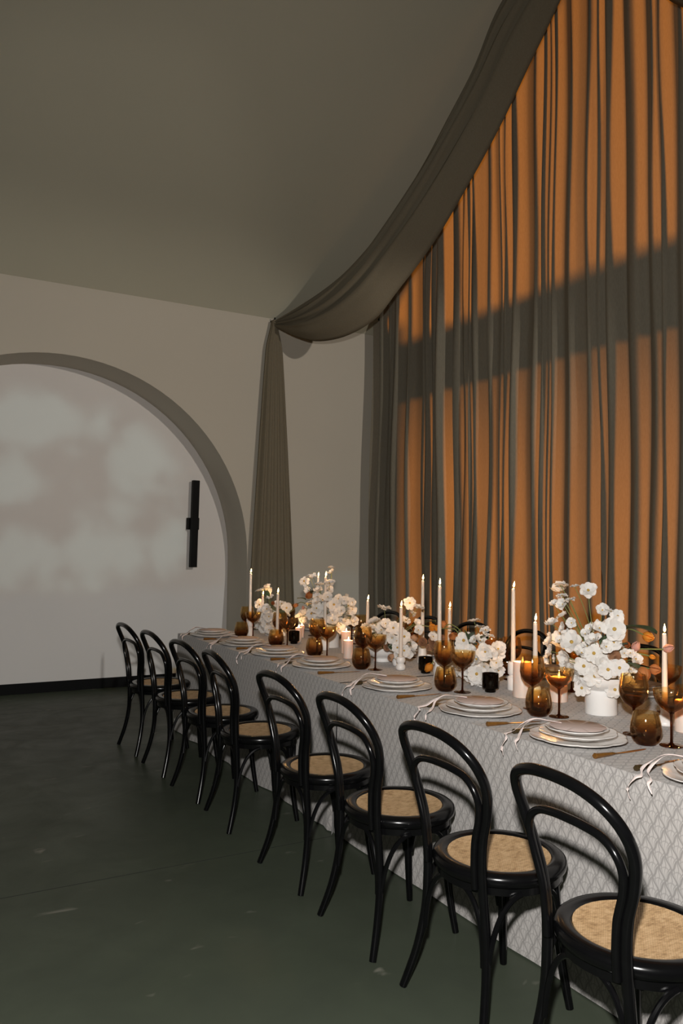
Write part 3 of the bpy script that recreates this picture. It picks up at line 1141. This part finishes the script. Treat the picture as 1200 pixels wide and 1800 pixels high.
pillar(2.80, 5.56, .021, .095, 'thin, by the tall bouquet nearer the arched wall')
pillar(2.652, 5.318, .024, .105, 'beside the black votive nearest the arched wall')
pillar(2.655, 4.62, .032, .142, 'taller of the pair at the foot of the tall bouquet')
pillar(2.545, 4.40, .031, .112, 'shorter of the pair at the foot of the tall bouquet')
pillar(2.625, 2.895, .043, .165, 'thick and tall, beside the tallest taper')
pillar(2.70, 2.735, .040, .112, 'thick and short, next to the pedestal bouquet')
pillar(2.69, 2.062, .034, .120, 'beside the taper with the wide footed holder')

vot_m = MB().lathe([(0, .001), (.024, 0), (.0265, .002), (.0265, .012), (.030, .016), (.0385, .020), (.040, .026), (.040, .090), (.0385, .0905), (.037, .088), (.037, .024), (.024, .018), (0, .018)], 32).mesh('cup', 'black_glass', sharp=50)


def votive(x, y, where):
    t = thing('votive_candle', 'black glass votive holder with a lit tealight ' + where, 'votive', (x, y, TABLE_Z), 0, 'black votives')
    link('cup', vot_m, t)
    OBST.append((x, y, .042, TABLE_Z, TABLE_Z + .095))
    k = MB().lathe([(0, .0185), (.019, .0185), (.019, .032), (.018, .032), (.018, .029), (0, .029)], 20).obj('tealight', 'tin', t)
    link('flame', flame_m, k, (0, 0, .031), (0, 0, 0), (1.5, 1.5, .75))
    flame_light((x, y, TABLE_Z + .045), .25)


votive(2.575, 5.235, 'beside the second setting from the arched wall')
votive(2.635, 3.690, 'by the yellow tulip')
votive(2.575, 3.065, 'beside the low bouquet with orange tulips')

# ------------------------------------------------------------------ flowers


def petal_fn(L, Wd, cup, droop, ph, amp):
    def fn(u, w):
        s = (w - .5) * 2
        r = .08 * L + u * L
        half = Wd * (sin(pi * min(1, .12 + .58 * u)) ** .7)
        r *= 1 - .20 * abs(s) ** 2.4 * (u ** 2)
        z = cup * L * (u ** 1.4) - droop * L * u * u * u + amp * L * (sin(3.2 * s + ph) + .6 * sin(8 * s + 2 * ph)) * u * u + .12 * L * s * s * u
        return (r, half * s, z)
    return fn


def bloom_mesh(name, R, n, cup, seed, mat='white_petal', layers=2, amp=.07):
    r = random.Random(seed)
    b = MB()
    for l in range(layers):
        sc = 1 - .24 * l
        for k in range(n):
            a = 2 * pi * (k + .5 * l) / n + r.uniform(-.12, .12)
            fn = petal_fn(R * sc * r.uniform(.88, 1.06), R * sc * 2.9 / n * r.uniform(.9, 1.1), cup + .22 * l + r.uniform(-.1, .1), r.uniform(.0, .35), r.uniform(0, 6), amp)
            g = MB().grid(fn, 5, 7)
            ca, sa = cos(a), sin(a)
            g.v = [(x * ca - y * sa, x * sa + y * ca, z + .002 * l) for x, y, z in g.v]
            b.add(g.v, g.f)
    return b.mesh(name, mat, sharp=0)


def rose_mesh(name, R, seed, mat):
    r = random.Random(seed)
    b = MB()
    for l in range(5):
        n = 3 + l
        for k in range(n):
            a = 2 * pi * k / n + l * .7 + r.uniform(-.15, .15)
            rr = R * (.25 + .18 * l)
            hh = R * (1.15 - .10 * l)

            def fn(u, w, rr=rr, hh=hh, a=a, n=n):
                s = (w - .5) * 2
                an = a + s * pi / n * 1.25
                q = rr * (.45 + .65 * sin(pi * .5 * min(1, u * 1.15)) - .12 * u * u)
                return (q * cos(an), q * sin(an), -R * .55 + (hh + .35 * R) * u - .10 * R * s * s * u)
            b.add(*(lambda g: (g.v, g.f))(MB().grid(fn, 5, 5)))
    return b.mesh(name, mat, sharp=0)


def tulip_mesh(name, R, seed, mat):
    r = random.Random(seed)
    b = MB()
    for k in range(6):
        a = 2 * pi * k / 6 + (.25 if k % 2 else 0)

        def fn(u, w, a=a, k=k):
            s = (w - .5) * 2
            q = R * (.25 + .80 * sin(pi * min(1, u * .88 + .06)) ** .8) * (.92 if k % 2 else 1)
            q *= 1 - .30 * u ** 4
            an = a + s * .62 * sin(pi * min(1, .16 + .76 * u))
            return (q * cos(an), q * sin(an), R * 2.5 * u - .2 * R * s * s * u)
        b.add(*(lambda g: (g.v, g.f))(MB().grid(fn, 7, 5)))
    return b.mesh(name, mat, sharp=0)


WB = [bloom_mesh('white_bloom', 1, 7, .18, 1), bloom_mesh('white_bloom', 1, 8, .28, 2), bloom_mesh('white_bloom', 1, 6, .40, 3), bloom_mesh('white_bloom', 1, 9, .22, 4, amp=.12)]
SB = [bloom_mesh('white_blossom', 1, 5, .75, 11, layers=3, amp=.14), bloom_mesh('white_blossom', 1, 5, .55, 12, layers=3, amp=.18)]
CT = MB().lathe([(0, .02), (.10, .02), (.17, .08), (.16, .17), (.09, .23), (0, .25)], 12).mesh('flower_center', 'yellow')
RS = {'t': rose_mesh('ranunculus_bloom', 1, 21, 'tan_petal'), 'r': rose_mesh('ranunculus_bloom', 1, 22, 'rust_petal'), 'p': rose_mesh('ranunculus_bloom', 1, 23, 'pink_petal')}
TP = {'o': tulip_mesh('tulip_bloom', 1, 31, 'orange_petal'), 'k': tulip_mesh('tulip_bloom', 1, 32, 'pink_petal'), 'u': tulip_mesh('tulip_bloom', 1, 33, 'rust_petal')}


def leaf_fn(u, w):
    s = (w - .5) * 2
    return (u, .20 * s * sin(pi * min(1, .04 + .93 * u)) ** .9, .25 * u * u * -1 + .12 * u + .06 * abs(s))


LF = MB().grid(leaf_fn, 8, 5).mesh('leaf', 'leaf', sharp=0)


def bowl_mesh(kind):
    if kind == 0:   # drum foot with a wide shallow bowl
        p = [(0, 0), (.066, 0), (.068, .003), (.065, .100), (.066, .104), (.074, .108), (.098, .122), (.112, .142), (.118, .160), (.114, .160), (.106, .143), (.090, .127), (.05, .118), (0, .116)]
    elif kind == 1:  # low footed bowl
        p = [(0, 0), (.052, 0), (.054, .004), (.046, .018), (.050, .024), (.078, .036), (.096, .058), (.104, .086), (.100, .086), (.091, .060), (.072, .042), (0, .034)]
    else:           # small bud vase
        p = [(0, 0), (.024, 0), (.030, .006), (.033, .024), (.028, .044), (.017, .056), (.015, .064), (.018, .072), (.015, .072), (.012, .064), (.013, .054), (.024, .040), (.028, .024), (0, .006)]
    return MB().lathe(p, 40).mesh(['pedestal_bowl', 'bowl', 'vase'][kind], 'ceramic', sharp=50), p


BW = [bowl_mesh(k) for k in range(3)]


PLACED = []   # blooms set so far: centre, radius, bouquet


def clear(w, R, who):
    for (x, y, r_, a_, b_) in OBST:
        if a_ - R < w.z < b_ + R and (w.x - x) ** 2 + (w.y - y) ** 2 < (r_ + R) ** 2:
            return False
    for (c_, r_, k) in PLACED:
        if k != who and (w - c_).length < (r_ + R) * .98:
            return False
    return True


def settle(w, R, who):
    # slide a bloom nearer or farther along its sight line until it stands free of its neighbours
    d = (w - CAM).normalized()
    for k in range(0, 46):
        for sg in ((1, -1) if k else (1,)):
            q = w + d * (sg * k * .005)
            q.z = max(q.z, TABLE_Z + R * 1.25 + .006)
            if clear(q, R * 1.3, who):
                return q
    return None


def arrangement(name, label, base, kind, blooms, rx, px_scale, crop, seed, group='white flower centrepieces', extra=12, depth=.10, drop_stems=True):
    """blooms: (x, y, d, code) in the pixels of one enlarged view (crop origin, scale); each gets its own distance."""
    r = random.Random(seed)
    root = thing(name, label, 'flowers', (base[0], base[1], TABLE_Z), 0, group)
    link('vase' if kind == 2 else 'bowl', BW[kind][0], root)
    mouth = Vector((0, 0, BW[kind][1][7 if kind == 1 else 8 if kind == 0 else 11][1] - .01))
    B = Vector((base[0], base[1], TABLE_Z))
    pts = []
    for (x, y, d, code) in blooms:
        gx, gy = crop[0] + x / px_scale, crop[1] + y / px_scale
        p = on_x(gx, gy, base[0])
        pts.append((p - B, d / px_scale, code))
    c = sum((q[0] for q in pts), Vector()) / len(pts)
    c = Vector((0, c.y, c.z))
    items = []
    for (p, d, code) in pts:
        rr = min(1, sqrt((p.y - c.y) ** 2 + (p.z - c.z) ** 2) / rx)
        dx = -depth * sqrt(max(0, 1 - rr * rr)) + r.uniform(-.03, .03)
        w = on_x_from(B + p, dx)
        dist = (w - CAM).dot(fw)
        R = d / 2 * dist / F_PX
        q_ = w - B
        q_.z = max(q_.z, R * 1.4 + .006)
        st_ = settle(B + q_, R, label)
        if st_ is None:
            R *= .75
            st_ = settle(B + q_, R, label)
        if st_ is not None:
            q_ = st_ - B
        PLACED.append((B + q_, R * 1.1, label))
        items.append((q_, R, code, False))
    for k in range(extra):   # blooms on the side turned to the curtain
        p, d, code = r.choice(pts)
        if code not in 'wos':
            continue
        w = on_x_from(B + p, depth * r.uniform(.35, .95))
        w.z = max(w.z - r.uniform(.0, .05), TABLE_Z + mouth.z + .01)
        rb = r.uniform(.024, .038)
        w = settle(w, rb, label)
        if w is None:
            continue
        PLACED.append((w, rb * 1.1, label))
        items.append((w - B, rb, 's', True))
    for (p, R, code, back) in items:
        out = (p - Vector((0, c.y * .5, mouth.z + .02)))
        out = out.normalized() if out.length > .01 else Vector((0, 0, 1))
        tocam = (CAM - (B + p)).normalized()
        rv = Vector((r.uniform(-1, 1), r.uniform(-1, 1), r.uniform(-1, 1)))
        if code in 'wso':
            if code == 'w':      # open bloom showing its centre
                dr = (tocam * 1.0 + out * .5 + rv * .22).normalized()
                me = r.choice(WB)
            elif code == 'o':    # side view
                dr = (out * .9 + Vector((0, 0, .7)) + rv * .4 + tocam * .15).normalized()
                me = r.choice(WB[1:])
            else:
                dr = (out * .9 + (tocam * .45 if not back else Vector()) + rv * .6).normalized()
                me = r.choice(SB)
            q = dr.to_track_quat('Z', 'Y') @ Quaternion((0, 0, 1), r.uniform(0, 6))
            fo = link('white_bloom', me, root, p, q, R * 1.16)
            link('flower_center', CT, fo, (0, 0, .02), None, 1.0 if code == 'w' else .8)
            stem_end = p - dr * R * .05
        elif code in RS:
            dr = (tocam * .8 + out * .6 + rv * .3).normalized()
            fo = link('ranunculus_bloom', RS[code], root, p, dr.to_track_quat('Z', 'Y'), R * .98)
            stem_end = p - dr * R * .5
        else:
            continue
        if (p - Vector((0, c.y, c.z))).length > .45 * rx or r.random() < .25:
            mid = mouth.lerp(stem_end, .55) + Vector((r.uniform(-.02, .02), r.uniform(-.02, .02), .03 if stem_end.z > .15 else -.005))
            if stem_end.z > mouth.z - .02:
                pp = []
                for k in range(9):
                    t = k / 8
                    pp.append((1 - t) ** 2 * mouth + 2 * t * (1 - t) * mid + t * t * stem_end)
                if all(clear(B + pp[k].lerp(pp[min(k + 1, 8)], f_), .008, label) for k in range(9) for f_ in (0, .33, .67)):
                    MB().tube(pp, .0016, 6).obj('stem', 'stem', root)
    return root, B, mouth, c


def on_x_from(P, dx):
    # keep the sight line, change the distance so that the point sits dx beyond plane x
    d = (P - CAM)
    return CAM + d * ((P.x + dx) / P.x)


def add_leaf(root, B, crop, s, x, y, x2, y2, dx, L=None):
    a = on_x_from(on_x(crop[0] + x / s, crop[1] + y / s, B.x), dx)
    e = on_x_from(on_x(crop[0] + x2 / s, crop[1] + y2 / s, B.x), dx - .02)
    a.z = max(a.z, TABLE_Z + .05)
    e.z = max(e.z, TABLE_Z + .05)
    d = e - a
    q = d.to_track_quat('X', 'Z')
    link('leaf', LF, root, a - B, q, d.length)


def add_tulip(root, B, crop, s, pts, R, code, dx, stem_r=.0028):
    """pts: stem way points in the enlarged view, the last one is the base of the flower head, then its tip"""
    P = [on_x_from(on_x(crop[0] + x / s, crop[1] + y / s, B.x), dx * (i + 1) / len(pts)) - B for i, (x, y) in enumerate(pts)]
    for p in P:
        p.z = max(p.z, R + .006)
    st = [tuple(p) for p in P[:-1]]
    MB().tube(interp(st, 14), stem_r, 7).obj('stem', 'stem', root)
    d = P[-1] - P[-2]
    link('tulip_bloom', TP[code], root, P[-2] - d.normalized() * .002, d.to_track_quat('Z', 'Y'), R)


for vx, vy in ((2.78, 3.86), (2.645, 3.985), (2.66, 3.60)):
    OBST.append((vx, vy, .034, TABLE_Z, TABLE_Z + .066))
# pedestal bouquet farthest from the arched wall
F1 = [(150, 110, 120, 'o'), (300, 130, 95, 'o'), (440, 170, 155, 'w'), (165, 225, 105, 'o'), (250, 270, 115, 'o'), (80, 315, 85, 's'), (175, 315, 105, 's'), (165, 440, 95, 's'), (60, 520, 115, 's'), (265, 510, 95, 's'), (185, 560, 100, 's'), (215, 625, 85, 's'), (50, 690, 130, 's'), (140, 690, 80, 's'), (270, 715, 200, 'w'), (45, 810, 125, 's'), (15, 900, 75, 's'), (590, 375, 115, 's'), (680, 390, 95, 'o'), (750, 440, 135, 'w'), (715, 575, 215, 'w'), (460, 570, 85, 's'), (560, 565, 105, 's'), (410, 625, 85, 's'), (500, 690, 145, 's'), (710, 715, 135, 's'), (630, 760, 120, 's'), (370, 830, 130, 's'), (500, 830, 190, 'w'), (235, 890, 180, 's'), (395, 965, 185, 'w'), (650, 1000, 185, 'w'), (770, 985, 175, 'w'), (510, 1070, 195, 'w'), (340, 1070, 145, 's'), (375, 1195, 155, 'w'), (720, 1210, 165, 'w'), (600, 920, 145, 's'), (885, 830, 100, 'o'), (940, 890, 125, 's'), (820, 830, 85, 's'), (890, 1000, 105, 's'), (290, 1000, 125, 's'), (180, 960, 105, 's'), (430, 760, 110, 's'), (560, 1010, 120, 's'), (820, 1080, 110, 's'), (250, 1080, 90, 's'), (705, 860, 140, 't'), (850, 745, 70, 'r'), (90, 880, 70, 's')]
CR1 = (960, 1010)
root, B, mouth, c = arrangement('flower_centerpiece', 'tall white bouquet in a drum footed pedestal bowl, farthest from the arched wall', (2.668, 2.455), 0, F1, .26, 6, CR1, 1, extra=16, depth=.11)
add_tulip(root, B, CR1, 6, [(700, 800), (760, 640), (830, 570), (930, 590), (1030, 640), (1160, 690)], .021, 'o', -.03)
add_tulip(root, B, CR1, 6, [(650, 820), (800, 790), (1000, 785), (1240, 790), (1320, 770)], .017, 'k', .06)
add_tulip(root, B, CR1, 6, [(700, 900), (860, 940), (980, 970), (1100, 995), (1210, 1010)], .021, 'u', -.02)
add_tulip(root, B, CR1, 6, [(700, 1000), (880, 960), (1000, 1000), (1075, 1110)], .024, 'u', -.09)
add_tulip(root, B, CR1, 6, [(760, 900), (880, 840), (920, 800), (965, 720)], .018, 'k', .02)
add_tulip(root, B, CR1, 6, [(760, 800), (960, 830), (1090, 860), (1150, 880)], .010, 'o', .04)
for a in ((720, 800, 850, 700), (590, 640, 560, 740), (400, 660, 430, 790), (640, 620, 600, 760), (850, 940, 1010, 990), (820, 565, 1160, 568)):
    add_leaf(root, B, CR1, 6, *a, -.06)

CR2 = (740, 1060)
F2 = [(620, 215, 125, 'o'), (690, 280, 105, 'o'), (755, 320, 115, 'o'), (800, 385, 105, 'o'), (500, 440, 190, 'w'), (620, 425, 90, 's'), (690, 445, 120, 's'), (750, 570, 170, 's'), (900, 540, 150, 's'), (890, 620, 145, 'w'), (880, 700, 130, 's'), (905, 790, 115, 's'), (650, 660, 165, 's'), (650, 830, 190, 'w'), (560, 760, 145, 's'), (735, 750, 145, 's'), (560, 890, 145, 'w'), (430, 850, 125, 's'), (420, 930, 110, 's'), (640, 920, 120, 's'), (470, 580, 150, 's'), (820, 830, 110, 's'), (310, 750, 120, 's'), (380, 790, 115, 'w'), (570, 580, 140, 's'), (470, 720, 130, 's'), (830, 600, 120, 's'), (740, 900, 110, 's'), (360, 690, 110, 's'), (500, 960, 100, 's'), (780, 470, 80, 'r'), (380, 400, 115, 'r'), (850, 880, 90, 's')]
root, B, mouth, c = arrangement('flower_centerpiece', 'low white bouquet with drooping orange tulips beside a black votive', (2.665, 3.235), 1, F2, .17, 6.667, CR2, 2, extra=12)
add_tulip(root, B, CR2, 6.667, [(520, 470), (460, 330), (390, 270), (320, 250), (270, 290), (250, 200)], .017, 'u', -.03)
add_tulip(root, B, CR2, 6.667, [(500, 520), (420, 330), (330, 300), (220, 300), (120, 290)], .019, 'o', -.04)
for a in ((560, 480, 520, 310), (600, 470, 650, 480), (760, 640, 720, 700), (700, 420, 750, 370), (520, 960, 560, 990), (560, 420, 620, 330), (780, 650, 830, 640)):
    add_leaf(root, B, CR2, 6.667, *a, -.08)

CR3 = (630, 1030)
F3 = [(360, 320, 170, 'o'), (720, 240, 155, 'w'), (845, 305, 135, 'o'), (660, 485, 145, 'o'), (810, 520, 95, 's'), (840, 620, 115, 's'), (230, 500, 155, 'o'), (100, 560, 130, 'o'), (380, 530, 125, 's'), (210, 610, 135, 's'), (320, 620, 135, 's'), (490, 590, 170, 'w'), (420, 700, 150, 's'), (640, 710, 175, 'w'), (530, 770, 130, 'w'), (545, 865, 145, 'w'), (640, 910, 155, 'w'), (735, 850, 125, 's'), (290, 900, 115, 'w'), (190, 980, 125, 'w'), (110, 870, 110, 's'), (220, 900, 105, 's'), (300, 970, 95, 's'), (700, 960, 100, 's'), (470, 730, 120, 's'), (330, 760, 140, 's'), (590, 640, 110, 's'), (400, 860, 115, 't'), (480, 600, 75, 't'), (460, 830, 110, 's'), (150, 780, 110, 's'), (560, 960, 110, 's')]
root, B, mouth, c = arrangement('flower_centerpiece', 'low white bouquet with an arching orange tulip behind a squat candle holder', (2.672, 4.20), 1, F3, .17, 8, CR3, 3, extra=12)
add_tulip(root, B, CR3, 8, [(560, 800), (640, 670), (700, 610), (760, 565), (850, 550), (1010, 575), (1120, 600)], .020, 'o', -.01)
for a in ((380, 600, 350, 560), (420, 820, 470, 890), (680, 800, 730, 800), (200, 690, 230, 640), (560, 980, 520, 1040), (760, 640, 700, 560)):
    add_leaf(root, B, CR3, 8, *a, -.08)

# tan ranunculus in a small white vase, with an orange tulip
FT = [(785, 740, 135, 't'), (905, 790, 135, 't'), (1040, 780, 135, 't'), (1000, 870, 115, 't'), (1050, 710, 125, 's'), (1170, 730, 90, 't')]
root, B, mouth, c = arrangement('flower_vase', 'small white vase of several tan ranunculus behind a black votive', (2.78, 3.86), 2, FT, .12, 8, CR3, 4, group='small flower vases', extra=0, depth=.03)
add_leaf(root, B, CR3, 8, 940, 530, 1080, 470, 0)
FB = [(475, 1040, 135, 't')]
root, B, mouth, c = arrangement('flower_vase', 'tiny white bud vase with one tan ranunculus beside the squat candle holder', (2.645, 3.985), 2, FB, .10, 8, CR3, 6, group='small flower vases', extra=0, depth=.02)
add_leaf(root, B, CR3, 8, 540, 1050, 480, 1170, -.03)
root, B, mouth, c = arrangement('flower_vase', 'tiny white bud vase with a yellow tulip leaning on a black votive', (2.66, 3.60), 2, [(1100, 1050, 60, 's')], .10, 8, CR3, 7, group='small flower vases', extra=0, depth=.02)
add_tulip(root, B, CR3, 8, [(1090, 1080), (1060, 1060), (1025, 1100), (960, 1180)], .022, 'o', -.07)

CR4 = (520, 980)
F4 = [(110, 315, 125, 'w'), (180, 250, 95, 'o'), (230, 262, 85, 's'), (470, 140, 95, 'o'), (470, 200, 85, 's'), (310, 360, 125, 'o'), (440, 340, 125, 'o'), (160, 430, 85, 's'), (300, 430, 105, 's'), (440, 420, 85, 's'), (280, 520, 95, 's'), (270, 590, 95, 's'), (350, 560, 105, 's'), (180, 600, 100, 'o'), (500, 620, 160, 'w'), (560, 545, 105, 's'), (640, 560, 95, 's'), (700, 580, 125, 'o'), (745, 590, 85, 's'), (690, 640, 85, 's'), (690, 740, 115, 's'), (755, 800, 75, 's'), (550, 720, 135, 's'), (600, 700, 95, 's'), (480, 690, 105, 's'), (270, 670, 135, 's'), (205, 740, 145, 'w'), (130, 720, 110, 's'), (60, 770, 115, 's'), (270, 790, 95, 'w'), (330, 720, 125, 's'), (150, 830, 125, 's'), (480, 830, 125, 's'), (590, 870, 145, 'o'), (650, 840, 95, 's'), (450, 780, 115, 's'), (560, 940, 135, 's'), (100, 870, 105, 's'), (330, 830, 115, 's'), (450, 930, 115, 's'), (400, 640, 120, 's'), (420, 520, 110, 's'), (230, 880, 110, 's'), (320, 930, 110, 's'), (180, 505, 110, 'r'), (100, 660, 50, 'p')]
root, B, mouth, c = arrangement('flower_centerpiece', 'tall white bouquet on a pedestal bowl between the taper pair and the grey wall', (2.72, 4.96), 0, F4, .27, 7.5, CR4, 5, extra=16, depth=.12)
add_tulip(root, B, CR4, 7.5, [(260, 700), (180, 640), (80, 590), (20, 610), (-10, 660)], .013, 'u', -.02)
for a in ((640, 780, 720, 770), (200, 480, 240, 420), (150, 640, 240, 590), (130, 560, 20, 520), (340, 600, 360, 640), (600, 900, 570, 860)):
    add_leaf(root, B, CR4, 7.5, *a, -.08)

CR5 = (420, 980)
F5 = [(320, 500, 130, 'o'), (420, 465, 120, 'o'), (465, 590, 105, 'o'), (310, 710, 145, 'w'), (420, 775, 130, 's'), (355, 835, 145, 's'), (480, 830, 100, 's'), (300, 870, 110, 's'), (450, 890, 135, 's'), (380, 910, 125, 's'), (300, 1000, 125, 's'), (420, 1000, 130, 's'), (370, 1080, 125, 'w'), (290, 1110, 115, 's'), (450, 1090, 115, 's'), (400, 1150, 110, 's'), (640, 700, 130, 'o'), (715, 760, 145, 'w'), (560, 700, 85, 's'), (560, 880, 120, 's'), (520, 980, 120, 's'), (650, 1120, 115, 'w'), (510, 690, 60, 'r'), (590, 1010, 110, 's'), (330, 930, 110, 's')]
root, B, mouth, c = arrangement('flower_centerpiece', 'low white bouquet closest to the arched wall, beside the first setting', (2.665, 5.80), 1, F5, .18, 8.57, CR5, 6 + 2, extra=12)
add_tulip(root, B, CR5, 8.57, [(560, 900), (700, 850), (800, 800), (845, 750), (845, 670)], .013, 'u', 0)
for a in ((420, 500, 440, 620), (600, 800, 680, 860), (340, 1150, 300, 1180), (440, 560, 420, 640)):
    add_leaf(root, B, CR5, 8.57, *a, -.08)
